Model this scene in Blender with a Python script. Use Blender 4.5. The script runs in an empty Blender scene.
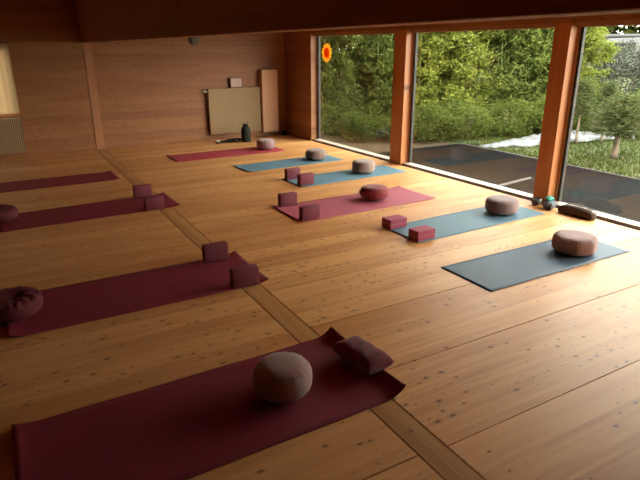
import bpy, bmesh, math, random
import numpy as np
from mathutils import Vector, Matrix
PI = math.pi
SC = bpy.context.scene
COL = SC.collection
random.seed(7)

# ------------------------------------------------------------------ helpers
def link(o, parent=None):
    COL.objects.link(o)
    if parent: o.parent = parent
    return o

def tag(o, label=None, cat=None, group=None, kind=None):
    if label: o['label'] = label
    if cat: o['category'] = cat
    if group: o['group'] = group
    if kind: o['kind'] = kind
    return o

def empty(name, loc=(0, 0, 0), rz=0, label=None, cat=None, group=None):
    o = bpy.data.objects.new(name, None)
    o.empty_display_size = .1
    o.location = loc; o.rotation_euler = (0, 0, rz)
    link(o); tag(o, label, cat, group)
    return o

def obj(name, bm, mat, parent=None, smooth=False, loc=None, rz=0):
    me = bpy.data.meshes.new(name)
    bm.normal_update(); bm.to_mesh(me); bm.free()
    if mat: me.materials.append(mat)
    if smooth:
        for p in me.polygons: p.use_smooth = True
    o = bpy.data.objects.new(name, me)
    link(o, parent)
    if loc: o.location = loc
    if rz: o.rotation_euler = (0, 0, rz)
    return o

def box(bm, x0, y0, z0, x1, y1, z1, bev=0, seg=2):
    r = bmesh.ops.create_cube(bm, size=1)
    vs = r['verts']
    for v in vs:
        v.co = Vector(((x0+x1)/2+v.co.x*(x1-x0), (y0+y1)/2+v.co.y*(y1-y0), (z0+z1)/2+v.co.z*(z1-z0)))
    if bev:
        es = {e for v in vs for e in v.link_edges}
        bmesh.ops.bevel(bm, geom=list(es), offset=bev, segments=seg, profile=.5, affect='EDGES')
    return vs

def tube(bm, pts, rad, n=8, closed=False, cap=True):
    pts = [Vector(p) for p in pts]; N = len(pts); rings = []
    rads = rad if isinstance(rad, (list, tuple)) else [rad]*N
    prev = None
    for i, p in enumerate(pts):
        a = pts[(i-1) % N] if (closed or i > 0) else p
        b = pts[(i+1) % N] if (closed or i < N-1) else p
        t = (b-a).normalized()
        if prev is None:
            u = t.cross(Vector((0, 0, 1)))
            if u.length < .1: u = t.cross(Vector((1, 0, 0)))
        else: u = prev - t*prev.dot(t)
        u.normalize(); prev = u; w = t.cross(u)
        rings.append([bm.verts.new(p+(u*math.cos(2*PI*k/n)+w*math.sin(2*PI*k/n))*rads[i]) for k in range(n)])
    for i in range(N if closed else N-1):
        A, B = rings[i], rings[(i+1) % N]
        for k in range(n):
            bm.faces.new((A[k], A[(k+1) % n], B[(k+1) % n], B[k]))
    if cap and not closed:
        bm.faces.new(rings[0][::-1]); bm.faces.new(rings[-1])

def lathe(bm, prof, n=40, fn=None):
    rings = []
    for (r, z) in prof:
        if r < 1e-5: rings.append([bm.verts.new(fn(0, 0, z, r) if fn else (0, 0, z))]); continue
        ring = []
        for k in range(n):
            a = 2*PI*k/n
            c = (r*math.cos(a), r*math.sin(a), z)
            ring.append(bm.verts.new(fn(*c, r) if fn else c))
        rings.append(ring)
    for A, B in zip(rings[:-1], rings[1:]):
        for k in range(n):
            k2 = (k+1) % n
            if len(A) == 1 and len(B) == 1: continue
            if len(A) == 1: bm.faces.new((A[0], B[k2], B[k]))
            elif len(B) == 1: bm.faces.new((A[k], A[k2], B[0]))
            else: bm.faces.new((A[k], A[k2], B[k2], B[k]))

def hexsrgb(r, g, b):
    f = lambda c: (c/255/12.92) if c/255 <= .04045 else ((c/255+.055)/1.055)**2.4
    return (f(r), f(g), f(b), 1)

# ------------------------------------------------------------------ materials
class NT:
    def __init__(s, name):
        s.m = bpy.data.materials.new(name); s.m.use_nodes = True
        s.t = s.m.node_tree; s.n = s.t.nodes
        s.b = s.n['Principled BSDF']; s.out = s.n['Material Output']
    def node(s, ty, **kw):
        x = s.n.new(ty)
        for k, v in kw.items():
            if k.startswith('i_'): x.inputs[k[2:].replace('_', ' ')].default_value = v
            else: setattr(x, k, v)
        return x
    def l(s, a, b): s.t.links.new(a, b)
    def math(s, op, a, b=None, c=None, clamp=False):
        x = s.n.new('ShaderNodeMath'); x.operation = op; x.use_clamp = clamp
        for i, v in enumerate((a, b, c)):
            if v is None: continue
            if isinstance(v, (int, float)): x.inputs[i].default_value = v
            else: s.l(v, x.inputs[i])
        return x.outputs[0]
    def mix(s, f, a, b):
        x = s.n.new('ShaderNodeMix'); x.data_type = 'RGBA'
        for i, v in ((0, f), (6, a), (7, b)):
            if isinstance(v, (int, float, tuple)): x.inputs[i].default_value = v
            else: s.l(v, x.inputs[i])
        return x.outputs[2]
    def smooth(s, v, a, b):
        x = s.n.new('ShaderNodeMapRange'); x.interpolation_type = 'SMOOTHSTEP'
        s.l(v, x.inputs[0]); x.inputs[1].default_value = a; x.inputs[2].default_value = b
        return x.outputs[0]

def wood(name, ca, cb, knot, grain='X', across='Y', bw=.12, rough=.4, kd=.35, ks=(6, 8), kr=.13, seam=.25, coat=0, tone=.35, bump=.1, stains=0):
    t = NT(name)
    tc = t.node('ShaderNodeTexCoord'); sp = t.node('ShaderNodeSeparateXYZ'); t.l(tc.outputs['Object'], sp.inputs[0])
    u = sp.outputs[grain]; v = sp.outputs[across]
    vb = t.math('DIVIDE', v, bw); bi = t.math('FLOOR', vb); fr = t.math('FRACT', vb)
    wn = t.node('ShaderNodeTexWhiteNoise', noise_dimensions='1D'); t.l(bi, wn.inputs['W'])
    rnd = wn.outputs['Value']
    uo = t.math('ADD', u, t.math('MULTIPLY', rnd, 17.3))
    # long grain
    cmb = t.node('ShaderNodeCombineXYZ'); t.l(t.math('MULTIPLY', uo, 1.1), cmb.inputs[0]); t.l(t.math('MULTIPLY', v, 28), cmb.inputs[1])
    nz = t.node('ShaderNodeTexNoise', i_Scale=1.0, i_Detail=6.0, i_Roughness=.6, i_Distortion=.4); t.l(cmb.outputs[0], nz.inputs['Vector'])
    cm2 = t.node('ShaderNodeCombineXYZ'); t.l(t.math('MULTIPLY', uo, .9), cm2.inputs[0]); t.l(t.math('MULTIPLY', v, 5), cm2.inputs[1])
    n2 = t.node('ShaderNodeTexNoise', i_Scale=1.0, i_Detail=3.0); t.l(cm2.outputs[0], n2.inputs['Vector'])
    g = t.math('ADD', t.math('MULTIPLY', nz.outputs['Fac'], .55), t.math('MULTIPLY', n2.outputs['Fac'], .55))
    g = t.math('ADD', g, t.math('MULTIPLY', t.math('SUBTRACT', rnd, .5), tone))
    col = t.mix(t.smooth(g, .28, .8), ca, cb)
    # knots
    cm3 = t.node('ShaderNodeCombineXYZ'); t.l(t.math('MULTIPLY', uo, ks[0]), cm3.inputs[0]); t.l(t.math('MULTIPLY', v, ks[1]), cm3.inputs[1])
    vo = t.node('ShaderNodeTexVoronoi', voronoi_dimensions='2D', i_Scale=1.0); t.l(cm3.outputs[0], vo.inputs['Vector'])
    sc = t.node('ShaderNodeSeparateColor'); t.l(vo.outputs['Color'], sc.inputs[0])
    nk = t.node('ShaderNodeTexNoise', i_Scale=6.0, i_Detail=2.0); t.l(cm3.outputs[0], nk.inputs['Vector'])
    d = t.math('ADD', vo.outputs['Distance'], t.math('MULTIPLY', t.math('SUBTRACT', nk.outputs['Fac'], .5), .16))
    rad = t.math('ADD', t.math('MULTIPLY', t.math('POWER', sc.outputs[1], 2.0), kr*1.0), kr*.22)
    dd = t.math('DIVIDE', d, rad)
    core = t.math('SUBTRACT', 1.0, t.smooth(dd, .55, 1.15))
    halo = t.math('SUBTRACT', 1.0, t.smooth(dd, .8, 2.6))
    cm4 = t.node('ShaderNodeCombineXYZ'); t.l(t.math('MULTIPLY', uo, .9), cm4.inputs[0]); t.l(t.math('MULTIPLY', v, 3.5), cm4.inputs[1])
    ncl = t.node('ShaderNodeTexNoise', i_Scale=1.0, i_Detail=2.0); t.l(cm4.outputs[0], ncl.inputs['Vector'])
    gate = t.math('LESS_THAN', sc.outputs[0], t.math('MULTIPLY', t.smooth(ncl.outputs['Fac'], .38, .66), kd*1.8))
    core = t.math('MULTIPLY', core, gate); halo = t.math('MULTIPLY', t.math('MULTIPLY', halo, gate), .38)
    col = t.mix(halo, col, tuple(c*.5 if i < 3 else 1 for i, c in enumerate(cb)))
    col = t.mix(t.math('MULTIPLY', core, .75), col, knot)
    if seam:
        e = t.math('MINIMUM', fr, t.math('SUBTRACT', 1.0, fr))
        s_ = t.math('SUBTRACT', 1.0, t.smooth(e, .003/bw*.4, .004/bw*1.2))
        col = t.mix(t.math('MULTIPLY', s_, seam), col, tuple(c*.3 if i < 3 else 1 for i, c in enumerate(cb)))
    t.l(col, t.b.inputs['Base Color'])
    t.b.inputs['Roughness'].default_value = rough
    if stains:
        ns = t.node('ShaderNodeTexNoise', i_Scale=2.2, i_Detail=4.0); t.l(tc.outputs['Object'], ns.inputs['Vector'])
        t.l(t.math('ADD', t.math('MULTIPLY', ns.outputs['Fac'], stains), rough-stains/2), t.b.inputs['Roughness'])
    if coat:
        t.b.inputs['Coat Weight'].default_value = coat; t.b.inputs['Coat Roughness'].default_value = .25
    bp = t.node('ShaderNodeBump', i_Strength=bump, i_Distance=.003); t.l(g, bp.inputs['Height']); t.l(bp.outputs[0], t.b.inputs['Normal'])
    return t.m

def plain(name, c, rough=.6, noise=.12, ns=8, bump=0, bs=200, metal=0, sheen=0, detail=3):
    t = NT(name); tc = t.node('ShaderNodeTexCoord')
    n = t.node('ShaderNodeTexNoise', i_Scale=float(ns), i_Detail=float(detail)); t.l(tc.outputs['Object'], n.inputs['Vector'])
    a = tuple(min(1, x*(1-noise)) for x in c[:3])+(1,); b = tuple(min(1, x*(1+noise)) for x in c[:3])+(1,)
    t.l(t.mix(n.outputs['Fac'], a, b), t.b.inputs['Base Color'])
    t.b.inputs['Roughness'].default_value = rough; t.b.inputs['Metallic'].default_value = metal
    if sheen: t.b.inputs['Sheen Weight'].default_value = sheen; t.b.inputs['Sheen Roughness'].default_value = .4
    if bump:
        n2 = t.node('ShaderNodeTexNoise', i_Scale=float(bs), i_Detail=2.0); t.l(tc.outputs['Object'], n2.inputs['Vector'])
        bp = t.node('ShaderNodeBump', i_Strength=bump, i_Distance=.003); t.l(n2.outputs['Fac'], bp.inputs['Height']); t.l(bp.outputs[0], t.b.inputs['Normal'])
    return t.m

def leafmat(name, ca, cb, cc, trans=.45, scale=.8):
    t = NT(name); tc = t.node('ShaderNodeTexCoord'); ge = t.node('ShaderNodeNewGeometry')
    n = t.node('ShaderNodeTexNoise', i_Scale=scale*1.5, i_Detail=3.0); t.l(ge.outputs['Position'], n.inputs['Vector'])
    rn = ge.outputs['Random Per Island']
    c = t.mix(t.smooth(n.outputs['Fac'], .38, .62), ca, cb)
    c = t.mix(t.math('MULTIPLY', t.math('POWER', rn, 2.0), .7), c, cc)
    t.l(c, t.b.inputs['Base Color']); t.b.inputs['Roughness'].default_value = .7; t.b.inputs['Specular IOR Level'].default_value = .12
    tr = t.node('ShaderNodeBsdfTranslucent'); t.l(c, tr.inputs['Color'])
    mx = t.node('ShaderNodeMixShader'); mx.inputs[0].default_value = trans
    t.l(t.b.outputs[0], mx.inputs[1]); t.l(tr.outputs[0], mx.inputs[2]); t.l(mx.outputs[0], t.out.inputs[0])
    return t.m

def glassmat():
    t = NT('window_glass'); t.n.remove(t.b)
    tr = t.node('ShaderNodeBsdfTransparent', i_Color=(.94, .97, .95, 1)); gl = t.node('ShaderNodeBsdfGlossy', i_Roughness=.0, i_Color=(1, 1, 1, 1))
    lw = t.node('ShaderNodeLayerWeight', i_Blend=.5)
    f = t.math('ADD', t.math('MULTIPLY', t.math('POWER', lw.outputs['Facing'], 5.0), .9), .035, clamp=True)
    mx = t.node('ShaderNodeMixShader'); t.l(f, mx.inputs[0]); t.l(tr.outputs[0], mx.inputs[1]); t.l(gl.outputs[0], mx.inputs[2])
    t.l(mx.outputs[0], t.out.inputs[0]); return t.m

KN = (.10, .035, .012, 1)
M = {}
M['floor'] = wood('pine_floor', (.53, .230, .072, 1), (.75, .40, .155, 1), (.12, .042, .014, 1), 'X', 'Y', bw=.225, rough=.44, kd=.72, ks=(8.5, 15), kr=.15, seam=.0, tone=.30, stains=.12)
M['strip'] = wood('pine_strip', (.40, .18, .055, 1), (.58, .31, .115, 1), (.10, .036, .012, 1), 'Y', 'X', bw=.3, rough=.38, kd=.3, ks=(5, 9), kr=.15, seam=0, tone=.2)
M['wall_x'] = wood('pine_wall_along_x', (.235, .084, .024, 1), (.325, .132, .041, 1), KN, 'X', 'Z', bw=.13, rough=.55, kd=.6, ks=(9, 16), kr=.13, seam=.3, tone=.25)
M['wall_y'] = wood('pine_wall_along_y', (.235, .084, .024, 1), (.325, .132, .041, 1), KN, 'Y', 'Z', bw=.13, rough=.55, kd=.4, ks=(5, 12), kr=.14, seam=.3, tone=.35)
M['beam'] = wood('pine_beam', (.29, .105, .034, 1), (.37, .15, .052, 1), KN, 'Y', 'Z', bw=.4, rough=.55, kd=.25, ks=(3, 7), kr=.13, seam=.1, tone=.15)
M['ceil'] = wood('pine_ceiling', (.36, .16, .06, 1), (.50, .25, .10, 1), KN, 'Y', 'X', bw=.15, rough=.6, kd=.3, ks=(4, 10), kr=.13, seam=.4)
M['post'] = wood('pine_post', (.40, .13, .035, 1), (.54, .20, .06, 1), KN, 'Z', 'Y', bw=.5, rough=.45, kd=.1, ks=(3, 9), kr=.12, seam=0, tone=.1)
M['trimwood'] = wood('pine_trim', (.30, .115, .04, 1), (.42, .18, .068, 1), KN, 'Z', 'X', bw=.5, rough=.5, kd=.15, ks=(3, 9), kr=.12, seam=0, tone=.1)
M['frame'] = wood('pale_frame_wood', (.34, .17, .08, 1), (.45, .24, .12, 1), (.3, .16, .08, 1), 'Y', 'Z', bw=.5, rough=.45, kd=.05, ks=(2, 5), kr=.1, seam=0, tone=.1)
M['gasket'] = plain('grey_window_gasket', (.03, .028, .025, 1), .6)
M['rail'] = plain('pale_aluminium_rail', (.50, .41, .32, 1), .5, .05, metal=.0)
M['floor'].node_tree.nodes['Principled BSDF'].inputs['Specular IOR Level'].default_value = .3
M['strip'].node_tree.nodes['Principled BSDF'].inputs['Specular IOR Level'].default_value = .3
M['dark'] = plain('dark_gap', (.03, .018, .01, 1), .9)
M['glass'] = glassmat()
M['maroon'] = plain('maroon_mat', (.215, .026, .042, 1), .62, .10, 5, .25, 260)
M['pinkmat'] = plain('raspberry_mat', (.40, .095, .125, 1), .6, .08, 5, .2, 260)
M['redmat'] = plain('crimson_mat', (.36, .045, .06, 1), .6, .1, 5, .2, 260)
M['blue'] = plain('petrol_blue_mat', (.11, .19, .24, 1), .55, .10, 5, .2, 260)
M['blue2'] = plain('lighter_blue_mat', (.115, .215, .275, 1), .55, .10, 5, .2, 260)
M['navy'] = plain('slate_blue_mat', (.075, .115, .160, 1), .5, .12, 5, .2, 260)
for k_ in ('maroon', 'pinkmat', 'redmat', 'blue', 'blue2', 'navy'): M[k_].node_tree.nodes['Principled BSDF'].inputs['Specular IOR Level'].default_value = .22
M['foam'] = plain('burgundy_foam', (.17, .025, .042, 1), .75, .1, 60, .25, 400)
M['foam_b'] = plain('raspberry_foam', (.33, .050, .095, 1), .7, .08, 60, .25, 400)
M['foam_stripe'] = plain('pale_foam_seam', (.50, .14, .18, 1), .7, .08, 60)
M['taupe'] = plain('mauve_taupe_cloth', (.33, .195, .175, 1), .85, .12, 30, .5, 500, sheen=.3)
M['taupe_b'] = plain('grey_rose_cloth', (.25, .16, .155, 1), .85, .12, 30, .5, 500, sheen=.3)
M['taupe_g'] = plain('grey_brown_cloth', (.26, .180, .150, 1), .85, .12, 30, .5, 500, sheen=.3)
M['redcloth'] = plain('dark_red_cloth', (.22, .018, .022, 1), .8, .18, 12, .6, 300, sheen=.25)
M['oxblood'] = plain('oxblood_cloth', (.095, .005, .009, 1), .85, .18, 12, .6, 300)
M['winecloth'] = plain('wine_cloth', (.15, .011, .018, 1), .85, .14, 14, .5, 400, sheen=.2)
M['radiator'] = plain('beige_enamel', (.34, .235, .13, 1), .7, .05, 3)
M['white'] = plain('off_white_plastic', (.7, .65, .58, 1), .5, .05)
for k_ in ('radiator', ): M[k_].node_tree.nodes['Principled BSDF'].inputs['Specular IOR Level'].default_value = .2
M['board'] = plain('pale_cream_board', (.66, .40, .24, 1), .7, .10, 4)
M['black'] = plain('black_matt', (.010, .009, .008, 1), .7, .2)
M['darkgreen'] = plain('dark_green_glaze', (.011, .013, .009, 1), .6, .2)
M['greyc'] = plain('grey_plastic', (.11, .115, .09, 1), .6, .1)
M['frame_dark'] = plain('brown_picture_frame', (.16, .06, .03, 1), .5, .2)
M['print'] = plain('pale_pink_print', (.55, .38, .34, 1), .8, .15, 20)
M['brown_felt'] = plain('dark_brown_felt', (.075, .045, .032, 1), .95, .3, 30, .5, 200)
M['greycloth'] = plain('grey_strap', (.33, .31, .28, 1), .8, .15)
M['teal'] = plain('teal_cloth', (.05, .33, .25, 1), .8, .15)
M['deepgrey'] = plain('blue_grey_cloth', (.10, .11, .14, 1), .8, .2)
M['orange'] = plain('orange_foil', (.95, .22, .02, 1), .5, .05)
M['yellow'] = plain('yellow_orange_foil', (1.0, .50, .10, 1), .5, .05)
def foil(name, c):
    t = NT(name); t.b.inputs['Base Color'].default_value = c
    tr = t.node('ShaderNodeBsdfTranslucent', i_Color=c); mx = t.node('ShaderNodeMixShader'); mx.inputs[0].default_value = .6
    t.l(t.b.outputs[0], mx.inputs[1]); t.l(tr.outputs[0], mx.inputs[2]); t.l(mx.outputs[0], t.out.inputs[0]); return t.m
for k_ in ('black', 'darkgreen', 'brown_felt'): M[k_].node_tree.nodes['Principled BSDF'].inputs['Specular IOR Level'].default_value = .2
M['orange'] = foil('orange_foil', (1.0, .27, .015, 1)); M['yellow'] = foil('yellow_orange_foil', (1.0, .62, .12, 1))
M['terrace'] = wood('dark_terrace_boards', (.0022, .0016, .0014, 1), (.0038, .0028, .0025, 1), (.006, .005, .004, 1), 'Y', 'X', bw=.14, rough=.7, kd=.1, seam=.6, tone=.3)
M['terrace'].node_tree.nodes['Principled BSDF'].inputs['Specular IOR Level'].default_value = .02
M['kerb'] = plain('grey_kerb', (.05, .046, .042, 1), .8, .15)
M['soil'] = plain('brown_soil', (.045, .03, .016, 1), .95, .4, 6, .6, 12)
M['tarp'] = plain('white_plastic_sheet', (.075, .077, .080, 1), .45, .06, 4)
M['bark'] = plain('grey_brown_bark', (.14, .10, .07, 1), .9, .3, 15, .6, 40)
M['culm'] = plain('olive_bamboo_stem', (.16, .20, .06, 1), .6, .25, 4)
M['batten'] = plain('pale_batten', (.045, .036, .028, 1), .7, .1)
for k_ in ('kerb', 'soil'): M[k_].node_tree.nodes['Principled BSDF'].inputs['Specular IOR Level'].default_value = .1
M['bam1'] = leafmat('bamboo_leaf_mid', (.060, .084, .014, 1), (.098, .124, .022, 1), (.15, .16, .045, 1))
M['bam2'] = leafmat('bamboo_leaf_bright', (.105, .138, .018, 1), (.165, .19, .028, 1), (.22, .22, .055, 1))
M['bam3'] = leafmat('bush_leaf_dark', (.042, .062, .009, 1), (.074, .096, .015, 1), (.11, .12, .03, 1))
M['greybush'] = leafmat('grey_green_leaf', (.028, .034, .022, 1), (.055, .060, .042, 1), (.09, .095, .07, 1), .2)
M['needle'] = leafmat('olive_needles', (.026, .036, .010, 1), (.046, .058, .015, 1), (.070, .080, .024, 1), .15)
M['grass'] = leafmat('grass_blades', (.030, .043, .004, 1), (.040, .054, .005, 1), (.052, .062, .008, 1))
M['lawn'] = plain('lawn_ground', (.032, .043, .005, 1), .95, .35, 3)
def curtainmat():
    t = NT('cream_curtain_cloth'); c = (.27, .175, .085, 1)
    t.b.inputs['Base Color'].default_value = c; t.b.inputs['Roughness'].default_value = .9
    tr = t.node('ShaderNodeBsdfTranslucent', i_Color=c); mx = t.node('ShaderNodeMixShader'); mx.inputs[0].default_value = .32
    wv = t.node('ShaderNodeTexNoise', i_Scale=300.0); tc = t.node('ShaderNodeTexCoord'); t.l(tc.outputs['Object'], wv.inputs['Vector'])
    bp = t.node('ShaderNodeBump', i_Strength=.2, i_Distance=.002); t.l(wv.outputs['Fac'], bp.inputs['Height']); t.l(bp.outputs[0], t.b.inputs['Normal'])
    t.l(t.b.outputs[0], mx.inputs[1]); t.l(tr.outputs[0], mx.inputs[2]); t.l(mx.outputs[0], t.out.inputs[0]); return t.m
M['curtain'] = curtainmat()

# ------------------------------------------------------------------ room shell
XL, XR, Y0, YB, H = -2.6, 5.52, -1.6, 11.0, 2.6
SX0, SX1 = 1.434, 1.582           # the long board that crosses the floor
PITCH, JY = .677, 1.566
def st(name, bm, mat, parent=None):
    o = obj(name, bm, mat, parent)
    if parent is None: tag(o, kind='structure')
    return o

bm = bmesh.new()
g = .0035
k0 = int((Y0-JY)/PITCH)-1
y = JY+k0*PITCH
while y < YB:
    a, b = max(Y0, y+g), min(YB, y+PITCH-g)
    if b > a+.02:
        box(bm, SX1+.008, a, -.03, XR+.12, b, 0)
        box(bm, XL, max(Y0, a+.02), -.03, SX0-.008, min(YB, b+.02) if b < YB-.03 else YB, 0)
    y += PITCH
fl = st('floor', bm, M['floor'])
bm = bmesh.new(); box(bm, SX0+.002, Y0, -.03, SX1-.002, YB, 0); st('trim_1', bm, M['strip'])
bm = bmesh.new(); box(bm, XL-.1, Y0-.1, -.14, XR+.2, YB+.1, -.0302); st('floor', bm, M['dark'])

# back wall with an opening for the curtained window
WX0, WX1, WZ0, WZ1 = -.95, .27, .70, 1.86
bm = bmesh.new()
box(bm, XL-.1, YB, 0, WX0, YB+.12, H); box(bm, WX1, YB, 0, XR+.2, YB+.12, H)
box(bm, WX0, YB, 0, WX1, YB+.12, WZ0); box(bm, WX0, YB, WZ1, WX1, YB+.12, H)
st('wall_back', bm, M['wall_x'])
bm = bmesh.new(); box(bm, XL-.1, Y0, 0, XL, YB, H); st('wall_left', bm, M['wall_y'])
bm = bmesh.new(); box(bm, XL-.1, Y0-.1, 0, XR+.2, Y0, H); st('wall_front', bm, M['wall_x'])
# window wall: solid ends and the header over the glazing
WH = 2.045
P1 = (6.98, 7.27); P2 = (4.19, 4.40); P3 = (1.35, 1.60); P4 = (.35, .55)
WB = 9.86
bm = bmesh.new()
box(bm, XR, WB, 0, XR+.2, YB, H)
box(bm, XR, Y0, 0, XR+.2, P4[1], H)
box(bm, XR, P4[1], WH, XR+.2, WB, H)
st('wall_right', bm, M['wall_y'])
bm = bmesh.new(); box(bm, XL-.1, Y0-.1, H, XR+.9, YB+.12, H+.2); st('ceiling', bm, M['ceil'])
# dropped beam over the floor strip, and the wall post it lands on
bm = bmesh.new(); box(bm, SX0, Y0, 1.885, SX1, YB, H, .004, 1); st('trim_2', bm, M['beam'])
bm = bmesh.new(); box(bm, 1.455, YB-.012, 0, 1.60, YB, 1.885, .002, 1); st('trim_3', bm, M['trimwood'])
bm = bmesh.new(); box(bm, SX1+.0, YB-.012, 1.90, XR, YB, 1.94); 
bm.free()
# window posts
for i, (a, b) in enumerate((P1, P2, P3)):
    bm = bmesh.new(); box(bm, XR, a, 0, XR+.19, b, WH, .004, 1)
    st('trim_%d' % (4+i), bm, M['post'])

def window(n, a, b):
    root = empty('window_%d' % n, (0, 0, 0)); root['kind'] = 'structure'
    bm = bmesh.new()
    x0, x1 = XR+.135, XR+.185
    # pale timber frame: jambs, head
    for (p, q) in ((a, a+.03), (b-.03, b)): box(bm, XR+.13, p, .035, x1, q, WH, .003, 1)
    box(bm, XR+.035, a+.03, WH-.045, x1, b-.03, WH, .003, 1)
    st('window_frame', bm, M['frame'], root)
    bm = bmesh.new()
    for (p, q) in ((a+.03, a+.065), (b-.065, b-.03)): box(bm, x0, p, .04, x1-.005, q, WH-.045, .002, 1)
    st('glazing_gasket', bm, M['gasket'], root)
    bm = bmesh.new(); box(bm, XR+.035, a, 0, XR+.185, b, .03, .004, 1)
    st('window_sill', bm, M['rail'], root)
    bm = bmesh.new(); box(bm, XR+.002, a, .0005, XR+.034, b, .008); st('shadow_gap', bm, M['dark'], root)
    bm = bmesh.new(); box(bm, XR+.145, a+.03, .035, XR+.153, b-.03, WH-.045)
    st('pane', bm, M['glass'], root)
window(1, P1[1], WB); window(2, P2[1], P1[0]); window(3, P3[1], P2[0]); window(5, P4[1], P3[0])  # last one is an unseen bay, added to bring daylight onto the foreground floor

# curtained window in the back wall
root = empty('window_4', (0, 0, 0)); root['kind'] = 'structure'
bm = bmesh.new()
for r in ((WX0, WZ0, WX0+.05, WZ1), (WX1-.04, WZ0, WX1, WZ1), (WX0+.05, WZ0, WX1-.04, WZ0+.05), (WX0+.05, WZ1-.05, WX1-.04, WZ1), (-.37, WZ0+.05, -.32, WZ1-.05)):
    box(bm, r[0], YB+.03, r[1], r[2], YB+.09, r[3], .004, 1)
st('window_frame', bm, M['trimwood'], root)
bm = bmesh.new(); box(bm, WX0+.05, YB+.056, WZ0+.05, WX1-.04, YB+.062, WZ1-.05); st('pane', bm, M['glass'], root)
bm = bmesh.new()
nx, nz = 90, 24
vs = []
for i in range(nx+1):
    for j in range(nz+1):
        u, w = i/nx, j/nz
        vs.append(bm.verts.new((-.955+u*1.245, YB-.020+.008*math.sin(u*31+.8*math.sin(w*3))+.003*math.sin(u*83), .735+w*1.135)))
for i in range(nx):
    for j in range(nz):
        a = i*(nz+1)+j; bm.faces.new((vs[a], vs[a+nz+1], vs[a+nz+2], vs[a+1]))
c = empty('curtain', (0, 0, 0), 0, 'cream curtain lit from behind, over the far left window above the ribbed radiator', 'curtain')
obj('curtain_cloth', bm, M['curtain'], c, True)
bm = bmesh.new(); tube(bm, [(-1.0, YB-.028, 1.885), (.31, YB-.028, 1.885)], .009, 10)
box(bm, .29, YB-.03, 1.875, .30, YB, 1.895)
obj('curtain_rod', bm, M['frame_dark'], c, True)

# ------------------------------------------------------------------ yoga mats
def mat(loc, L, W, rz, m, cl, cr, label, group, tl=0, tr=0):
    """cl / cr: height the left / right end curls up; tl / tr extra lift at its corners"""
    bm = bmesh.new(); nx, ny = 60, 14; vs = []
    for i in range(nx+1):
        for j in range(ny+1):
            x = -L/2+L*i/nx; y = -W/2+W*j/ny
            dl = max(0, 1-(x+L/2)/.16); dr = max(0, 1-(L/2-x)/.16)
            cy = (abs(y)/(W/2))**4
            z = .0035+(cl+tl*cy)*dl**2+(cr+tr*cy)*dr**2
            x += .35*(cl+tl*cy)*dl**2-.35*(cr+tr*cy)*dr**2
            vs.append(bm.verts.new((x, y+.0015*math.sin(x*9+loc[0]), z)))
    for i in range(nx):
        for j in range(ny):
            a = i*(ny+1)+j; bm.faces.new((vs[a], vs[a+ny+1], vs[a+ny+2], vs[a+1]))
    bmesh.ops.solidify(bm, geom=bm.faces[:], thickness=-.003) if False else None
    o = obj('yoga_mat', bm, m, None, True, (loc[0], loc[1], .0008), rz)
    md = o.modifiers.new('thickness', 'SOLIDIFY'); md.thickness = .004; md.offset = -1 if False else 0
    tag(o, label, 'yoga mat', group); return o
GL = 'yoga mats set out in two columns'
mat((.735, 2.365), 1.90, .775, .012, M['maroon'], .012, .038, 'maroon yoga mat nearest the camera, under the taupe cushion and wine pillow', GL, .012, .022)
mat((.73, 4.13), 1.89, .745, .0, M['maroon'], .012, .010, 'maroon yoga mat with two burgundy blocks, next behind the nearest one', GL, .02, .02)
mat((.735, 6.67), 1.91, .69, .03, M['maroon'], .0, .006, 'maroon yoga mat with two burgundy blocks on the left side, third from the front', GL, .0, .015)
mat((.41, 8.50), 1.86, .64, .01, M['maroon'], .0, .006, 'maroon yoga mat with no blocks, furthest back at left below the curtain', GL, .0, .01)
mat((3.43, 9.39), 2.04, .66, .03, M['redmat'], .004, .0, 'crimson yoga mat in front of the beige radiator at the far wall', GL, .01)
mat((4.00, 8.04), 1.78, .56, .05, M['blue2'], .006, .0, 'blue yoga mat without blocks, directly in front of the crimson mat', GL, .014)
mat((4.30, 6.77), 1.86, .58, .04, M['blue2'], .004, .0, 'blue yoga mat with two upright burgundy blocks at its left end', GL, .01)
mat((3.59, 5.42), 1.93, .73, .02, M['pinkmat'], .006, .006, 'raspberry pink yoga mat under the round dark red cushion', GL, .01, .01)
mat((4.25, 4.20), 1.88, .57, .03, M['blue'], .003, .0, 'blue yoga mat with two raspberry blocks lying flat at its left end', GL)
mat((3.97, 3.015), 1.78, .58, .0, M['navy'], .0, .0, 'slate blue yoga mat with only a round cushion, nearest on the window side', GL)

# ------------------------------------------------------------------ yoga blocks
def block(x, y, rz, label, kind='up', z=.0085):
    if kind == 'up':
        bm = bmesh.new(); box(bm, -.11, -.045, 0, .11, .045, .15, .009, 3)
        o = obj('yoga_block', bm, M['foam'], None, False, (x, y, z), rz)
        for p in o.data.polygons: p.use_smooth = True
        tag(o, label, 'yoga block', 'burgundy foam blocks standing on edge')
    else:
        o = empty('yoga_block', (x, y, z), rz, label, 'yoga block', 'raspberry foam blocks lying flat')
        bm = bmesh.new(); box(bm, -.11, -.075, 0, .11, .075, .098, .005, 2); obj('block_body', bm, M['foam_b'], o)
        bm = bmesh.new(); box(bm, -.1108, -.0758, .045, .1108, .0758, .050); obj('seam_stripe', bm, M['foam_stripe'], o)
    return o
block(1.47, 3.80, -.04, 'burgundy foam block nearest the camera, near corner of the second maroon mat')
block(1.455, 4.44, -.05, 'burgundy foam block on the far side of the second maroon mat')
block(1.385, 6.37, -.05, 'burgundy foam block on the near side of the third maroon mat')
block(1.40, 7.02, -.04, 'burgundy foam block on the far side of the third maroon mat')
block(2.77, 5.10, .0, 'burgundy foam block at the near left corner of the raspberry pink mat')
block(2.81, 5.72, .0, 'burgundy foam block at the far left corner of the raspberry pink mat')
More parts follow.
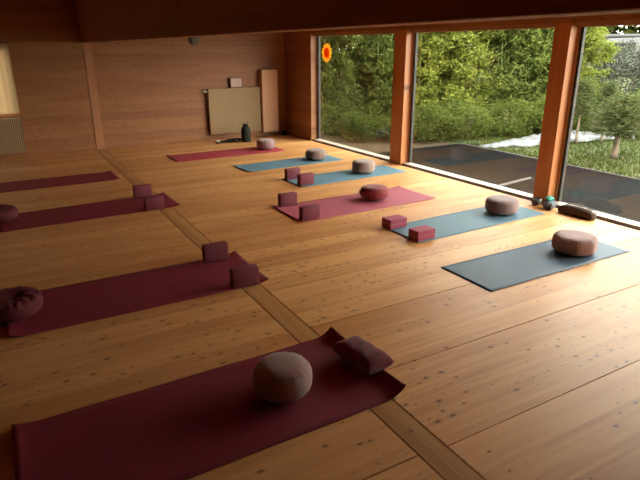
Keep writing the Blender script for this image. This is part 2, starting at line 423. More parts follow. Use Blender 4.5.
block(3.505, 6.55, .03, 'burgundy foam block at the near left corner of the blue mat by the window post')
block(3.51, 6.96, .0, 'burgundy foam block at the far left corner of the blue mat by the window post')
block(3.43, 3.985, .02, 'raspberry foam block lying flat on the near left corner of a blue mat', 'flat')
block(3.42, 4.42, .03, 'raspberry foam block lying flat on the far left corner of a blue mat', 'flat')

# ------------------------------------------------------------------ meditation cushions
def cushion(x, y, R, h, m, label, group, seed=0, n=2.7, sag=.006, pleats=28, pa=.0025, rz=0, handle=None, hmat='greycloth', lump=.0, facets=0, seam=True, dent=0):
    rnd = random.Random(seed); ph = [rnd.uniform(0, 6.28) for _ in range(8)]
    prof = []
    K = 36
    for i in range(K+1):
        t = -PI/2+PI*i/K
        c, s = math.cos(t), math.sin(t)
        r = R*abs(c)**(2/n) if c > 1e-6 else 0
        zz = h/2+h/2*math.copysign(abs(s)**(2/n), s)
        prof.append((r, zz))
    # more rings across the top
    def fn(px, py, z, r):
        a = math.atan2(py, px); q = r/R
        rr = 1+lump*(math.sin(2*a+ph[0])+.6*math.sin(3*a+ph[1]))
        if facets: rr *= 1+.016*math.cos(facets*a+ph[2])*q
        rim = math.exp(-((q-.9)/.12)**2)
        top = 1 if z > h/2 else 0
        z2 = z-top*sag*(1-q*q)**2*(1 if q < 1 else 0)
        z2 += top*rim*pa*math.cos(pleats*a+2*math.sin(3*a+ph[3]))
        if top: z2 += lump*.35*math.sin(3*a+ph[4])*q*(1-q)*R*4
        if dent and top:
            z2 -= dent*math.exp(-((px-.02)**2+(py)**2*2.2)/(R*R*.16))
            z2 += dent*.35*math.sin(px*55+3*math.sin(py*25+ph[5]))*max(0, 1-q)*q*2
        rr *= 1+.006*math.sin(pleats*a*.5+ph[6])*(1-abs(z/h-.5)*2)*.5
        return (px*rr, py*rr, max(0.0, z2))
    prof2 = [prof[0]]+[(prof[1][0]*f, prof[1][1]) for f in (.3, .6)]+prof[1:-1]+[(prof[-2][0]*f, prof[-1][1]) for f in (.85, .7, .55, .4, .25, .1)]+[prof[-1]]
    root = empty('meditation_cushion', (x, y, .0085), rz, label, 'cushion', group)
    bm = bmesh.new(); lathe(bm, prof2, 112, fn); obj('cushion_cover', bm, m, root, True)
    if seam:
        for zz in ((.83,) if seam is True else seam):
            s = (zz-.5)*2; rr = R*(1-abs(s)**n)**(1/n)
            pts = []
            for k in range(72):
                a = 2*PI*k/72; p = fn(rr*math.cos(a), rr*math.sin(a), h*zz, rr)
                pts.append((p[0]*1.004, p[1]*1.004, h*zz))
            bm = bmesh.new(); tube(bm, pts, .0022, 6, True); obj('piping', bm, m, root, True)
    if handle is not None:
        bm = bmesh.new()
        pts = [(math.cos(handle)*(R-.002+.03*math.sin(PI*q)), math.sin(handle)*(R-.002+.03*math.sin(PI*q)), h*(.28+.5*q)) for q in [i/12 for i in range(13)]]
        tube(bm, pts, .0055, 6); o = obj('carry_loop', bm, M[hmat], root, True); o['label'] = 'pale fabric carry loop'
    return root
GC = 'round meditation cushions on the mats'
cushion(1.095, 2.335, .162, .20, M['taupe'], 'large taupe round cushion on the maroon mat nearest the camera', GC, 1, n=2.8, lump=.012, pleats=20, seam=(.86,))
cushion(4.39, 2.975, .192, .175, M['taupe'], 'dusty pink round cushion on the slate blue mat nearest the window', GC, 2, n=4.2, facets=8, pa=.004)
cushion(4.79, 4.22, .185, .18, M['taupe_b'], 'grey rose round cushion on the blue mat with the flat raspberry blocks', GC, 3, n=3.8, pa=.003)
cushion(4.63, 6.80, .172, .19, M['taupe_g'], 'grey brown round cushion on the blue mat with upright burgundy blocks', GC, 4, n=4.2)
cushion(4.51, 8.06, .175, .18, M['taupe_g'], 'grey brown round cushion on the blue mat without blocks, carry loop at right', GC, 5, n=3.2, handle=-.75)
cushion(4.20, 9.42, .172, .19, M['taupe_b'], 'grey rose round cushion on the crimson mat near the far wall', GC, 6, n=3.2)
cushion(3.88, 5.44, .180, .18, M['redcloth'], 'dark red round cushion with a pale carry loop on the raspberry pink mat', GC, 7, n=2.5, handle=PI-.25, hmat='white', lump=.02, dent=.018, pa=.002)
cushion(-.16, 4.13, .20, .160, M['oxblood'], 'dark red crumpled cushion on the second maroon mat at the left edge', GC, 8, n=3.4, lump=.02, dent=.028, pa=.006, pleats=15)
cushion(-.20, 6.74, .185, .165, M['oxblood'], 'dark red round cushion on the third maroon mat at the left edge', GC, 9, n=2.9, lump=.015, dent=.012)

# rectangular wine pillow
bm = bmesh.new(); nx, ny = 36, 24; top = {}
for s in (1, -1):
    for i in range(nx+1):
        for j in range(ny+1):
            u = 2*i/nx-1; v = 2*j/ny-1
            e = max(0, (1-abs(u)**5))**.5*max(0, (1-abs(v)**4))**.5
            edge = (i in (0, nx)) or (j in (0, ny))
            if s == -1 and edge: top[(s, i, j)] = top[(1, i, j)]; continue
            px = u*.175; py = v*.10*(1-.05*(1-u*u))
            wr = .003*math.sin(u*9+3*v)*e
            top[(s, i, j)] = bm.verts.new((px*(1-.04*(1-v*v)), py, (.060+s*.058*e)*(1 if s > 0 else 1)+(wr if s > 0 else 0)))
for s in (1, -1):
    for i in range(nx):
        for j in range(ny):
            f = [top[(s, i, j)], top[(s, i+1, j)], top[(s, i+1, j+1)], top[(s, i, j+1)]]
            bm.faces.new(f if s > 0 else f[::-1])
pl = obj('pillow', bm, M['winecloth'], None, True, (1.63, 2.36, .012), -1.46)
tag(pl, 'wine red rectangular pillow lying askew on the near maroon mat by its curled end', 'pillow')

# ------------------------------------------------------------------ far wall furniture
def radiator(name_loc, w, h, label, ribs, valve=None):
    x, z = name_loc
    root = empty('radiator', (x, YB, z), 0, label, 'radiator')
    bm = bmesh.new(); n = ribs*6
    a = []; 
    for i in range(n+1):
        q = i/ribs*2*PI/6*1.0
        d = (.0035 if w < 1.15 else .008)*max(-.6, math.cos(i/6*2*PI))
        a.append((w*i/n, -.10-d))
    fv = [[bm.verts.new((p[0], p[1], zz)) for p in a] for zz in (0, .012, h-.012, h)]
    for r in (0, 3):
        for v in fv[r]: v.co.y = -.094
    for r in range(3):
        for i in range(n): bm.faces.new((fv[r][i], fv[r][i+1], fv[r+1][i+1], fv[r+1][i]))
    obj('front_panel', bm, M['radiator'], root, True)
    bm = bmesh.new(); box(bm, 0, -.093, 0, w, -.035, h, .003, 1); box(bm, -.006, -.1, .0, -.0005, -.035, h-.002); box(bm, w+.0005, -.1, .0, w+.006, -.035, h-.002)
    obj('radiator_body', bm, M['radiator'], root)
    for bx in (.15, w-.15):
        bm = bmesh.new(); box(bm, bx-.02, -.0345, .1, bx+.02, -.001, h-.1); obj('wall_bracket', bm, M['greyc'], root)
    if valve:
        bm = bmesh.new(); tube(bm, [(-.006, -.07, h-.05), (-.04, -.07, h-.05)], .012, 10); tube(bm, [(-.04, -.07, h-.05), (-.10, -.07, h-.04)], [.022, .026], 14)
        v = obj('valve', bm, M['white'], root, True); v['label'] = 'off-white round valve head'
    return root
radiator((3.66, .12), 1.11, .90, 'large beige panel radiator on the far wall with a small picture standing on it', 30, True)
radiator((-.90, .07), 1.18, .59, 'ribbed brown-beige radiator on the far wall under the curtained window', 40)

bm = bmesh.new(); box(bm, 0, 0, 0, .37, .17, 1.28, .022, 3)
o = obj('wall_panel', bm, M['board'], None, False, (4.79, YB-.1705, .09)); 
tag(o, 'tall pale cream padded panel upright on the far wall, right of the beige radiator', 'panel')
r = empty('picture_frame', (4.14, YB-.075, 1.0215), 0, 'small brown-framed picture with a pale pink print standing on the large radiator', 'picture')
bm = bmesh.new()
W_, H_ = .27, .205
for q in ((0, 0, W_, .018), (0, H_-.018, W_, H_), (0, .018, .018, H_-.018), (W_-.018, .018, W_, H_-.018)): box(bm, q[0], 0, q[1], q[2], .016, q[3], .002, 1)
obj('frame', bm, M['frame_dark'], r)
bm = bmesh.new(); box(bm, .018, .006, .018, W_-.018, .012, H_-.018); obj('print', bm, M['print'], r)
bm = bmesh.new(); box(bm, .085, .0045, .10, .185, .0058, .104); box(bm, .10, .0045, .085, .17, .0058, .088); obj('faint_lines', bm, M['greycloth'], r)

# round fixture half hidden by the beam
r = empty('wall_light', (3.46, YB-.001, 1.945), 0, 'round grey-green wall fixture half hidden by the dropped beam', 'light')
bm = bmesh.new(); lathe(bm, [(0, 0), (.10, 0), (.105, .01), (.10, .02), (0, .02)], 40); 
bmesh.ops.rotate(bm, verts=bm.verts, cent=(0, 0, 0), matrix=Matrix.Rotation(PI/2, 3, 'X')); obj('base_plate', bm, M['greyc'], r, False)
bm = bmesh.new(); lathe(bm, [(.09, .021), (.086, .04), (.06, .062), (.03, .072), (0, .075)], 40)
bmesh.ops.rotate(bm, verts=bm.verts, cent=(0, 0, 0), matrix=Matrix.Rotation(PI/2, 3, 'X')); obj('diffuser', bm, M['greyc'], r, True)

# dark lantern vase
r = empty('lantern', (4.22, 10.42, .0), .2, 'black-green lantern standing on the floor in front of the large radiator', 'lantern')
bm = bmesh.new(); lathe(bm, [(0, .001), (.088, .001), (.092, .015), (.092, .24), (.086, .27), (.06, .305), (.045, .31), (0, .31)], 32); obj('lantern_body', bm, M['darkgreen'], r, True)
bm = bmesh.new(); lathe(bm, [(0, .3105), (.047, .3105), (.052, .325), (.050, .345), (.02, .355), (0, .355)], 24); cap_ = obj('cap', bm, M['black'], r, True)
bm = bmesh.new(); tube(bm, [(.05*math.cos(a), 0, .345+.045*math.sin(a)) for a in [PI*i/14 for i in range(15)]], .004, 6); obj('handle', bm, M['black'], cap_, True)

# tangled cable and sandals by the wall
bm = bmesh.new(); rnd = random.Random(3); pts = []
for i in range(80):
    a = i*.42
    pts.append((.13*math.cos(a)*(1+.3*math.sin(i*.13))+.12*math.sin(i*.09), .07*math.sin(a*1.07)+.02*math.sin(i*.2), .008+.022*abs(math.sin(i*.37))))
pts = [(p[0]*1.35, p[1]*1.5, p[2]*1.6) for p in pts]
tube(bm, pts, .009, 6)
o = obj('cable', bm, M['black'], None, True, (3.95, 10.52, .0)); tag(o, 'tangled black cable on the floor left of the lantern', 'cable')
bm = bmesh.new(); box(bm, -.045, -.03, 0, .045, .03, .05, .012, 2)
o = obj('power_adapter', bm, M['white'], None, False, (3.70, 10.62, .001)); tag(o, 'small off-white plug block on the floor at the end of the black cable', 'plug')
bm = bmesh.new(); box(bm, -.035, -.035, 0, .035, .035, .075, .01, 2)
o = obj('door_stop', bm, M['black'], None, False, (5.31, 10.90, .001)); tag(o, 'small black block on the floor in the far right corner', 'door stop')

# ------------------------------------------------------------------ things at the window post
r = empty('eyewear_pouch', (5.437, 3.72, .001), PI/2+.02, 'long dark brown felt bag lying along the window sill', 'bag')
bm = bmesh.new(); ny = 24; rings = []
for i in range(ny+1):
    u = i/ny; L = .42
    sn = max(0, math.sin(PI*u)); hh = .058+.048*sn**.4; ww = .055*(.80+.20*sn**.4)
    ring = []
    for k in range(16):
        a = 2*PI*k/16; c, s = math.cos(a), math.sin(a)
        ring.append(bm.verts.new((-L/2+L*u, ww*math.copysign(abs(c)**.7, c), hh/2+hh/2*math.copysign(abs(s)**.8, s))))
    rings.append(ring)
for A, B in zip(rings[:-1], rings[1:]):
    for k in range(16): bm.faces.new((A[k], B[k], B[(k+1) % 16], A[(k+1) % 16]))
bm.faces.new(rings[0]); bm.faces.new(rings[-1][::-1])
r.name = 'felt_bag'
obj('bag_body', bm, M['brown_felt'], r, True)
bm = bmesh.new()
tube(bm, [(-.20+.40*q, -.028+.02*math.sin(PI*q), .04+.075*math.sin(PI*q)**.6+.012) for q in [i/20 for i in range(21)]], .006, 6)
s = obj('strap', bm, M['greycloth'], r, True); s['label'] = 'thin grey strap'
bm = bmesh.new()
tube(bm, [(-.19+.035*math.sin(a), -.0+.01*math.cos(a), .085+.03*math.cos(a)) for a in [2*PI*i/16 for i in range(16)]], .006, 6, True)
obj('strap_loop', bm, M['greycloth'], r, True)

r = empty('drawstring_pouch', (5.415, 4.07, .001), .3, 'small blue-grey cloth pouch with a teal top beside the window post', 'pouch')
def blob(bm, rx, ry, h, seed, n=24):
    rr = random.Random(seed); p = [rr.uniform(0, 6) for _ in range(4)]
    prof = [(0, 0)]+[(math.cos(t)**.7 if math.cos(t) > 0 else 0, .5+.5*math.sin(t)) for t in [-PI/2+PI*i/14 for i in range(1, 14)]]+[(0, 1)]
    def fn(x, y, z, r):
        a = math.atan2(y, x); f = 1+.10*math.sin(3*a+p[0]+z*3)+.06*math.sin(5*a+p[1])
        return (x*rx*f, y*ry*f, z*h*(1+.06*math.sin(2*a+p[2])*r))
    lathe(bm, prof, n, fn)
bm = bmesh.new(); blob(bm, .088, .072, .10, 4); obj('pouch_body', bm, M['deepgrey'], r, True)
bm = bmesh.new(); blob(bm, .06, .048, .055, 9); bmesh.ops.translate(bm, verts=bm.verts, vec=(.01, .012, .09)); o = obj('pouch_top', bm, M['teal'], r, True); o['label'] = 'teal cloth top'
bm = bmesh.new(); tube(bm, [(-.06+.02*math.cos(a), -.055+.015*math.sin(a)*0, .05+.035*math.sin(a)) for a in [2*PI*i/14 for i in range(14)]], .005, 6, True); obj('drawstring', bm, M['greycloth'], r, True)
r = empty('singing_bowl', (5.425, 4.265, .001), 0, 'small dark grey bowl standing on the floor against the window post', 'bowl')
bm = bmesh.new(); lathe(bm, [(0, 0), (.03, 0), (.052, .02), (.062, .05), (.060, .078), (.055, .078), (.055, .05), (.045, .024), (0, .012)], 32); obj('bowl_body', bm, M['greyc'], r, True)
bm = bmesh.new(); tube(bm, [(.0585*math.cos(2*PI*i/32), .0585*math.sin(2*PI*i/32), .080) for i in range(32)], .004, 6, True); obj('bowl_rim', bm, M['greycloth'], r, True)

# orange sun hanging on the first pane
r = empty('sun_sticker', (XR+.143, 9.50, 1.70), 0, 'orange sun shaped sticker on the furthest window pane', 'sticker')
bm = bmesh.new(); n = 14; c0 = bm.verts.new((-.003, 0, 0)); ring = []
for k in range(n*2):
    a = PI*k/n; rr = .19 if k % 2 == 0 else .145
    ring.append(bm.verts.new((-.003, rr*math.cos(a), rr*math.sin(a))))
for k in range(n*2): bm.faces.new((c0, ring[k], ring[(k+1) % (2*n)]))
e = bmesh.ops.extrude_face_region(bm, geom=bm.faces[:]); bmesh.ops.translate(bm, verts=[v for v in e['geom'] if isinstance(v, bmesh.types.BMVert)], vec=(.002, 0, 0))
obj('sun_rays', bm, M['yellow'], r)
bm = bmesh.new(); lathe(bm, [(0, 0), (.095, 0), (.095, .002), (0, .002)], 28, lambda x, y, z, r_: (-.0055+z, y, x)); obj('sun_disc', bm, M['orange'], r)

# ------------------------------------------------------------------ outside
ZG = -.13
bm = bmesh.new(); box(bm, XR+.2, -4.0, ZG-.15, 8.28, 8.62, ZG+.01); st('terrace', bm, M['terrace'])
bm = bmesh.new(); box(bm, 8.28, -4.0, ZG-.15, 8.33, 8.62, ZG+.02, .004, 1); st('terrace_edging', bm, M['kerb'])
bm = bmesh.new(); nx, ny = 60, 60; vs = []
def gz(x, y):
    return ZG-.02+.025*math.sin(x*.9)*math.cos(y*.8)*(1 if x > 8.5 else 0)+(max(0, x-15)*.05)
for i in range(nx+1):
    for j in range(ny+1):
        x = 8.33+(i/nx)**1.6*50; y = -12+j/ny*62
        vs.append(bm.verts.new((x, y, gz(x, y))))
for i in range(nx):
    for j in range(ny): a = i*(ny+1)+j; bm.faces.new((vs[a], vs[a+ny+1], vs[a+ny+2], vs[a+1]))
lawn = obj('lawn', bm, M['lawn'], None, True); tag(lawn, kind='structure')
bm = bmesh.new(); box(bm, XR+.2, 8.62, ZG-.3, 8.75, 50, ZG-.022); box(bm, -12, YB+.12, ZG-.3, XR+.2, 50, ZG-.025); st('garden_soil', bm, M['soil'])

def quads(name, P, T, N, length, width, mat, parent=None):
    """leaf quads: P centre, T direction, N side; numpy arrays"""
    n = len(P)
    L = length[:, None]; Wd = width[:, None]
    v = np.empty((n, 4, 3)); v[:, 0] = P-T*L*.5; v[:, 1] = P+N*Wd*.5-T*L*.08; v[:, 2] = P+T*L*.5; v[:, 3] = P-N*Wd*.5-T*L*.08
    me = bpy.data.meshes.new(name)
    me.vertices.add(n*4); me.vertices.foreach_set('co', v.reshape(-1).astype(np.float32))
    me.loops.add(n*4); me.loops.foreach_set('vertex_index', np.arange(n*4, dtype=np.int32))
    me.polygons.add(n); me.polygons.foreach_set('loop_start', np.arange(0, n*4, 4, dtype=np.int32))
    me.update(calc_edges=True); me.validate(); me.materials.append(mat)
    o = bpy.data.objects.new(name, me); link(o, parent); return o

def unit(a): return a/np.maximum(1e-6, np.linalg.norm(a, axis=1))[:, None]
def leaves(name, rng, centres, spread, n, droop, ll, lw, mat, parent):
    k = rng.integers(0, len(centres), n)
    P = centres[k]+rng.normal(0, 1, (n, 3))*spread
    T = unit(rng.normal(0, 1, (n, 3))*np.array([1, 1, .5])+np.array([0, 0, -droop])); R_ = unit(rng.normal(0, 1, (n, 3)))
    N = unit(np.cross(T, R_))
    return quads(name, P, T, N, rng.uniform(ll*.6, ll*1.3, n), rng.uniform(lw*.7, lw*1.3, n), mat, parent)

def bamboo(seed, h, spread, n, mat, ll=.13, lw=.032):
    rng = np.random.default_rng(seed)
    root = empty('bamboo')
    bm = bmesh.new(); cs = []
    for c in range(11):
        a = rng.uniform(0, 6.28); r0 = rng.uniform(0, .28); hh = h*rng.uniform(.72, 1.0); lean = rng.uniform(.3, 1.0)*spread
        pts = []
        for i in range(11):
            q = i/10; pts.append((math.cos(a)*(r0+lean*q**2.0), math.sin(a)*(r0+lean*q**2.0), hh*(q-.16*q**3*lean)))
        tube(bm, pts, [.016*(1-.75*i/10) for i in range(11)], 5)
        # side twigs: clusters
        for i in range(34):
            q = rng.uniform(.04, 1.0); b = rng.uniform(0, 6.28); d = rng.uniform(.1, .48)*(1.15-.5*q)
            x = math.cos(a)*(r0+lean*q*q)+math.cos(b)*d; yy = math.sin(a)*(r0+lean*q*q)+math.sin(b)*d
            cs.append((x, yy, max(.08, hh*(q-.16*q**3*lean)-d*.35)))
    obj('stems', bm, M['culm'], root, True)
    leaves('foliage', rng, np.array(cs), np.array([.085, .085, .06]), n, .55, ll, lw, mat, root)
    return root

def copytree(o, parent=None):
    c = o.copy(); COL.objects.link(c); c.parent = parent
    for ch in list(o.children): copytree(ch, c)
    return c

def bush(seed, h, rx, n, mat, ll=.07, lw=.035, name='bush'):
    rng = np.random.default_rng(seed)
    root = empty(name)
    bm = bmesh.new(); cs = []
    for c in range(9):
        a = rng.uniform(0, 6.28); R_ = rng.uniform(.2, .9)*rx; hh = h*rng.uniform(.6, .95)
        tube(bm, [(math.cos(a)*R_*q*.9, math.sin(a)*R_*q*.9, hh*q) for q in (0, .3, .6, 1)], [.03, .022, .014, .005], 5)
    for i in range(170):
        v = rng.normal(0, 1, 3); v /= np.linalg.norm(v); q = rng.uniform(.55, 1)**.6
        cs.append((v[0]*rx*q, v[1]*rx*q, max(.06, h*.5+v[2]*h*.5*q)))
    obj('branches', bm, M['bark'], root, True)
    leaves('foliage', rng, np.array(cs), np.array([.12, .12, .09])*max(1, rx), n, .2, ll, lw, mat, root)
    return root

GB = 'bamboo and bushes growing behind the terrace and lawn'
protoB = [bamboo(11, 4.3, .95, 19000, M['bam1'], .14, .034), bamboo(12, 4.0, .8, 19000, M['bam2'], .14, .034), bamboo(13, 4.6, .9, 18000, M['bam1'], .16, .036)]
protoK = [bush(21, .95, .75, 8000, M['bam3'], .10, .028)]
protoG = [bush(31, 2.3, 1.35, 12000, M['greybush'], .09, .04)]
first = set()
def plant(proto, x, y, s, rz, label, cat='bamboo'):
    if id(proto) not in first: o = proto; first.add(id(proto))
    else: o = copytree(proto)
    o.location = (x, y, ZG-.03 if x < 15 else gz(x, y)); o.rotation_euler = (0, 0, rz); o.scale = (s, s, s)
    tag(o, label, cat, GB); return o
bam = [
 # x, y, variant, scale, label
 (6.75, 11.3, 0, .95, 'mid green bamboo clump nearest the house, in the left half of the furthest window'),
 (7.35, 12.7, 2, 1.0, 'tall bamboo clump behind the one at the house end, upper middle of the furthest window'),
 (8.0, 11.2, 0, 1.05, 'mid green bamboo clump in the right half of the furthest window'),
 (8.6, 12.9, 1, 1.0, 'bright bamboo clump set back behind the right half of the furthest window'),
 (9.0, 10.9, 1, .9, 'bright green bamboo clump just right of the far window post'),
 (9.3, 12.2, 2, 1.1, 'tall dark bamboo clump set back right of the far window post'),
 (10.0, 10.3, 1, 1.0, 'bright bamboo clump at the left of the middle window'),
 (10.5, 11.6, 0, 1.1, 'mid green bamboo clump set back in the middle window, left of centre'),
 (11.0, 9.9, 2, 1.0, 'long-leaved bamboo clump behind the left end of the white sheeting'),
 (11.7, 10.9, 1, 1.1, 'yellow-green bamboo clump set back in the middle of the middle window'),
 (12.0, 9.5, 0, 1.0, 'mid green bamboo clump behind the middle of the white sheeting'),
 (12.9, 10.1, 1, 1.05, 'yellow-green bamboo clump at the right of the middle window'),
 (12.5, 9.25, 1, .78, 'yellow-green bamboo clump behind the near window post'),
 (13.55, 10.15, 1, .86, 'brightest yellow-green bamboo clump, right of the near window post'),
 (12.6, 8.35, 1, .33, 'low yellow-green bamboo clump behind the two young pines'),
 (11.6, 12.6, 2, 1.2, 'tallest bamboo clump, at the back of the middle window'),
 (13.6, 11.6, 0, 1.15, 'tall bamboo clump at the back right of the middle window'),
 (6.4, 13.8, 0, 1.15, 'tall bamboo clump at the back left of the furthest window'),
]
rnd = random.Random(5)
for (x, y, v, s, lab) in bam: plant(protoB[v], x, y, s, rnd.uniform(0, 6.28), lab)
low = [
 (6.85, 10.2, .6, 'low dark bush below the bamboo at the left of the furthest window'),
 (7.5, 9.8, .55, 'low dark bush below the bamboo at the right of the furthest window'),
 (8.1, 9.5, .75, 'low dark bush at the terrace corner right of the far window post'),
 (9.05, 9.35, .8, 'low dark bush behind the left tip of the white sheeting'),
 (10.2, 9.05, .8, 'low dark bush behind the left part of the white sheeting'),
 (11.3, 8.75, .85, 'low dark bush behind the middle part of the white sheeting'),
 (12.2, 8.2, .85, 'low dark bush behind the near window post'),
 (13.0, 7.4, .95, 'low dark bush behind the right end of the white sheeting'),
 (13.6, 6.5, 1.0, 'low dark bush at the right edge of the nearest window'),
]
for (x, y, s, lab) in low: plant(protoK[0], x, y, s, rnd.uniform(0, 6.28), lab, 'bush')
for (x, y, s, lab) in [(15.3, 9.55, .88, 'grey-green rounded bush below the pale building, right of the bright bamboo'),
                       (16.3, 8.5, .95, 'grey-green rounded bush at the right edge of the nearest window')]:
    plant(protoG[0], x, y, s, rnd.uniform(0, 6.28), lab, 'bush')

# trees further out
def pine(x, y, h, r, n, th, label, seed, lean=(0, 0), clear=.42, parts=14, trunk=.05):
    rng = np.random.default_rng(seed); root = empty('pine_tree', (x, y, gz(x, y)), 0, label, 'tree')
    bm = bmesh.new(); pts = [(lean[0]*q*h, lean[1]*q*h, h*q*.97) for q in [i/8 for i in range(9)]]
    tube(bm, pts, [trunk*(1-.8*i/8) for i in range(9)], 8)
    tk = obj('trunk', bm, M['bark'], root, True)
    bm = bmesh.new(); cs = []
    for k in range(parts*3):
        q = clear+(1-clear)*(k/(parts*3)); a = k*2.4; R_ = r*(1-((q-clear)/(1-clear))**1.5*.75)*rng.uniform(.6, 1.05)
        b0 = Vector((lean[0]*q*h, lean[1]*q*h, h*q))
        e = b0+Vector((math.cos(a)*R_, math.sin(a)*R_, th*R_))
        tube(bm, [b0, (b0+e)/2+Vector((0, 0, -.02)), e], [.012, .009, .004], 5)
        for t in np.linspace(.25, 1, 6): p = b0.lerp(e, t); cs.append((p.x, p.y, p.z))
    obj('branches', bm, M['bark'], tk, True)
    leaves('needles', rng, np.array(cs), np.array([.07, .07, .045]), n, .1, .10, .010, M['needle'], root)
    return root
pine(9.64, 6.03, 1.10, .66, 9500, .06, 'spreading olive conifer with a bare trunk standing alone on the lawn', 41, (.02, -.02), .40, 16, .062)
pine(10.5, 7.46, 1.30, .27, 3600, .35, 'young pine with a thin bare trunk just right of the near window post', 42, (.0, .0), .45, 10, .03)
pine(11.05, 7.25, 1.24, .27, 3600, .35, 'young pine with a thin bare trunk, second from the near window post', 43, (.0, .0), .45, 10, .03)

def broadleaf(x, y, h, r, label, seed, mat):
    rng = np.random.default_rng(seed); root = empty('background_tree', (x, y, gz(x, y)), 0, label, 'tree', 'dark trees far behind the garden')
    bm = bmesh.new(); tube(bm, [(0, 0, 0), (.05, 0, h*.3), (0, .08, h*.7)], [.2, .15, .06], 8); obj('trunk', bm, M['bark'], root, True)
    cs = []
    for i in range(220):
        v = rng.normal(0, 1, 3); v /= np.linalg.norm(v); q = rng.uniform(.3, 1)**.4
        cs.append((v[0]*r*q, v[1]*r*q, h*.58+v[2]*h*.45*q))
    leaves('foliage', rng, np.array(cs), np.array([.4, .4, .3]), 15000, .2, .34, .2, mat, root)
for i, (x, y, h, r, lab) in enumerate([
    (27.5, 25.5, 7.5, 3.2, 'dark tree far away, left of the pale building'),
    (31.5, 23.5, 8, 3.4, 'dark tree far away behind the left end of the pale building'),
    (34.0, 20.0, 8.5, 3.6, 'dark tree far away behind the right end of the pale building'),
    (34.5, 15.5, 8, 3.4, 'dark tree far away at the right, past the pale building'),
    (24.0, 29.0, 8, 3.4, 'dark tree far away behind the bamboo thicket'),
    (33.0, 11.0, 8, 3.4, 'dark tree furthest right behind the garden')]):
    broadleaf(x, y, h, r, lab, 50+i, M['bam3'])

# pale low building / parked van beyond the hedge
r = empty('garden_building', (29.3, 18.7, gz(29.3, 18.7)), -1.18, 'low grey building with a pale roof beyond the hedge at top right', 'building')
bm = bmesh.new(); box(bm, -3.2, -1.2, 0, 3.2, 1.2, 1.72); obj('wall', bm, plain('grey_render', (.035, .031, .028, 1), .8), r)
bm = bmesh.new(); box(bm, -3.3, -1.35, 1.72, 3.3, 1.35, 1.86, .03, 1); obj('roof', bm, plain('dark_grey_roof', (.05, .048, .047, 1), .8), r)
def van(loc, rz, label):
    r = empty('parked_van', loc, rz, label, 'van')
    bm = bmesh.new(); pr = [(-1.7, .3), (-1.7, 1.0), (-1.4, 1.25), (-.9, 1.75), (1.5, 1.8), (1.7, 1.6), (1.7, .3)]
    A = [bm.verts.new((a, -.75, b)) for a, b in pr]; B = [bm.verts.new((a, .75, b)) for a, b in pr]
    bm.faces.new(A[::-1]); bm.faces.new(B)
    for k in range(len(pr)): bm.faces.new((A[k], A[(k+1) % len(pr)], B[(k+1) % len(pr)], B[k]))
    bmesh.ops.recalc_face_normals(bm, faces=bm.faces); obj('van_body', bm, M['tarp'], r)
    bm = bmesh.new(); box(bm, -.85, -.76, 1.15, .3, .76, 1.55); obj('side_window', bm, M['black'], r)
    for wx in (-1.1, 1.1):
        bm = bmesh.new(); tube(bm, [(wx, -.78, .3), (wx, .78, .3)], .3, 20); obj('wheel', bm, M['black'], r)
van((26.9, 16.9, gz(26.9, 16.9)), -1.2, 'white van parked beyond the hedge at the right edge of the nearest window')

# crumpled white sheeting laid along the back of the lawn
bm = bmesh.new(); path = [(8.35, 8.05), (8.75, 7.95), (9.3, 7.85), (9.9, 7.85), (10.5, 7.80), (11.1, 7.70), (11.7, 7.45)]
hs = [.02, .07, .11, .15, .17, .15, .05]; ws = [.10, .16, .26, .30, .32, .30, .12]
n = 70; K = 16; rings = []; rr = random.Random(8)
for i in range(n+1):
    q = i/n*(len(path)-1); a = min(int(q), len(path)-2); f = q-a
    cx = path[a][0]*(1-f)+path[a+1][0]*f; cy = path[a][1]*(1-f)+path[a+1][1]*f
    hh = hs[a]*(1-f)+hs[a+1]*f; ww = ws[a]*(1-f)+ws[a+1]*f
    ring = []
    for k in range(K+1):
        t = PI*k/K
        wob = 1+.16*math.sin(i*.55+k*1.3)+.12*math.sin(i*1.1-k*.9)
        ring.append(bm.verts.new((cx+.02*math.sin(i*.9+k), cy-ww*math.cos(t)*(1+.12*math.sin(i*.4+k*.5)), ZG+.012+max(0.0, hh*math.sin(t)**.8*wob))))
    rings.append(ring)
for A, B in zip(rings[:-1], rings[1:]):
    for k in range(K): bm.faces.new((A[k], B[k], B[k+1], A[k+1]))
bm.faces.new(rings[0]); bm.faces.new(rings[-1][::-1])
o = obj('plastic_sheeting', bm, M['tarp'], None, True); tag(o, 'crumpled roll of white plastic sheeting lying along the back of the lawn', 'plastic sheet')
bm = bmesh.new(); tube(bm, [(6.02, 5.43, ZG+.035), (6.87, 5.56, ZG+.035)], .022, 6)
o = obj('batten', bm, M['batten'], None); tag(o, 'pale wooden batten lying on the dark terrace outside the middle window', 'stick')
for i, (a, b) in enumerate((((11.75, 7.0, ZG+.03), (12.5, 7.35, .18)), ((11.8, 7.2, ZG+.04), (12.6, 6.95, .12)))):
    bm = bmesh.new(); A, B = Vector(a), Vector(b); tube(bm, [A, (A+B)/2+Vector((0, 0, .05)), B], [.03, .025, .012], 6)
    o = obj('cut_branch', bm, M['batten'], None, True); tag(o, ['upper pale cut branch lying at the right end of the white sheeting', 'lower pale cut branch lying at the right end of the white sheeting'][i], 'branch', 'cut branches by the sheeting')

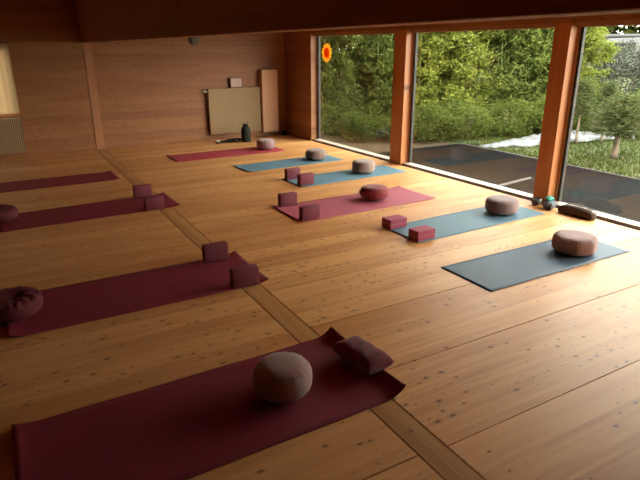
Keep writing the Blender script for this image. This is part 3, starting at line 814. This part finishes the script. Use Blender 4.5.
# grass
rng = np.random.default_rng(77); n = 26000
gx = 8.36+rng.uniform(0, 1, n)**1.2*6.0; gy = rng.uniform(2.6, 9.2, n)
P = np.stack([gx, gy, np.full(n, ZG+.012)], 1); T = unit(np.stack([rng.normal(0, .45, n), rng.normal(0, .45, n), np.ones(n)], 1)); N = unit(np.cross(T, rng.normal(0, 1, (n, 3))))
g_ = quads('grass', P, T, N, rng.uniform(.05, .10, n), rng.uniform(.008, .016, n), M['grass']); tag(g_, 'short green grass of the lawn beyond the terrace', 'grass', kind='stuff')

# the window wall is not quite parallel to the floor strip: turn it about the near post
piv = Matrix.Translation((XR, 4.3, 0)); turn = piv @ Matrix.Rotation(math.radians(1.05), 4, 'Z') @ piv.inverted()
for o in list(COL.objects):
    if o.parent is None and (o.name in ('wall_right', 'window_1', 'window_2', 'window_3', 'window_5', 'sun_sticker') or o.name in ('trim_4', 'trim_5', 'trim_6')):
        o.matrix_world = turn @ Matrix.LocRotScale(o.location, o.rotation_euler, o.scale)

# ------------------------------------------------------------------ light
w = bpy.data.worlds.new('overcast'); SC.world = w; w.use_nodes = True
nt = w.node_tree; bg = nt.nodes['Background']
tc = nt.nodes.new('ShaderNodeTexCoord'); sx = nt.nodes.new('ShaderNodeSeparateXYZ'); nt.links.new(tc.outputs['Generated'], sx.inputs[0])
cr = nt.nodes.new('ShaderNodeValToRGB'); nt.links.new(sx.outputs['Z'], cr.inputs[0])
cr.color_ramp.elements[0].position = 0; cr.color_ramp.elements[0].color = (1.0, .94, .84, 1)
cr.color_ramp.elements[1].position = .8; cr.color_ramp.elements[1].color = (.96, .95, .92, 1)
nt.links.new(cr.outputs[0], bg.inputs['Color']); bg.inputs['Strength'].default_value = 4.8
sd = bpy.data.lights.new('sun', 'SUN'); sd.energy = 2.0; sd.angle = math.radians(12); sd.color = (1, .95, .84)
so = bpy.data.objects.new('sun', sd); link(so)
so.rotation_euler = Vector((-.62, -.45, .75)).to_track_quat('Z', 'Y').to_euler()

# ------------------------------------------------------------------ camera
F, YAW, PIT, ROLL, CH = 549.1, .517498, .337287, -.00242, 1.7967
cd = bpy.data.cameras.new('camera'); cam = bpy.data.objects.new('camera', cd); link(cam)
cd.sensor_width = 36; cd.lens = F/640*36; cd.clip_end = 200
fw = Vector((math.sin(YAW)*math.cos(PIT), math.cos(YAW)*math.cos(PIT), -math.sin(PIT)))
r0 = Vector((math.cos(YAW), -math.sin(YAW), 0)); u0 = r0.cross(fw)
rx = math.cos(ROLL)*r0+math.sin(ROLL)*u0; ux = -math.sin(ROLL)*r0+math.cos(ROLL)*u0
m = Matrix((rx, ux, -fw)).transposed().to_4x4(); m.translation = Vector((0, 0, CH)); cam.matrix_world = m
SC.camera = cam
SC.view_settings.view_transform = 'Standard'; SC.view_settings.look = 'None'
SC.view_settings.gamma = 1; SC.view_settings.use_curve_mapping = False
SC.view_settings.exposure = 1.68
SC.cycles.max_bounces = 10; SC.cycles.diffuse_bounces = 6; SC.cycles.transparent_max_bounces = 12
SC.cycles.caustics_reflective = False; SC.cycles.caustics_refractive = False
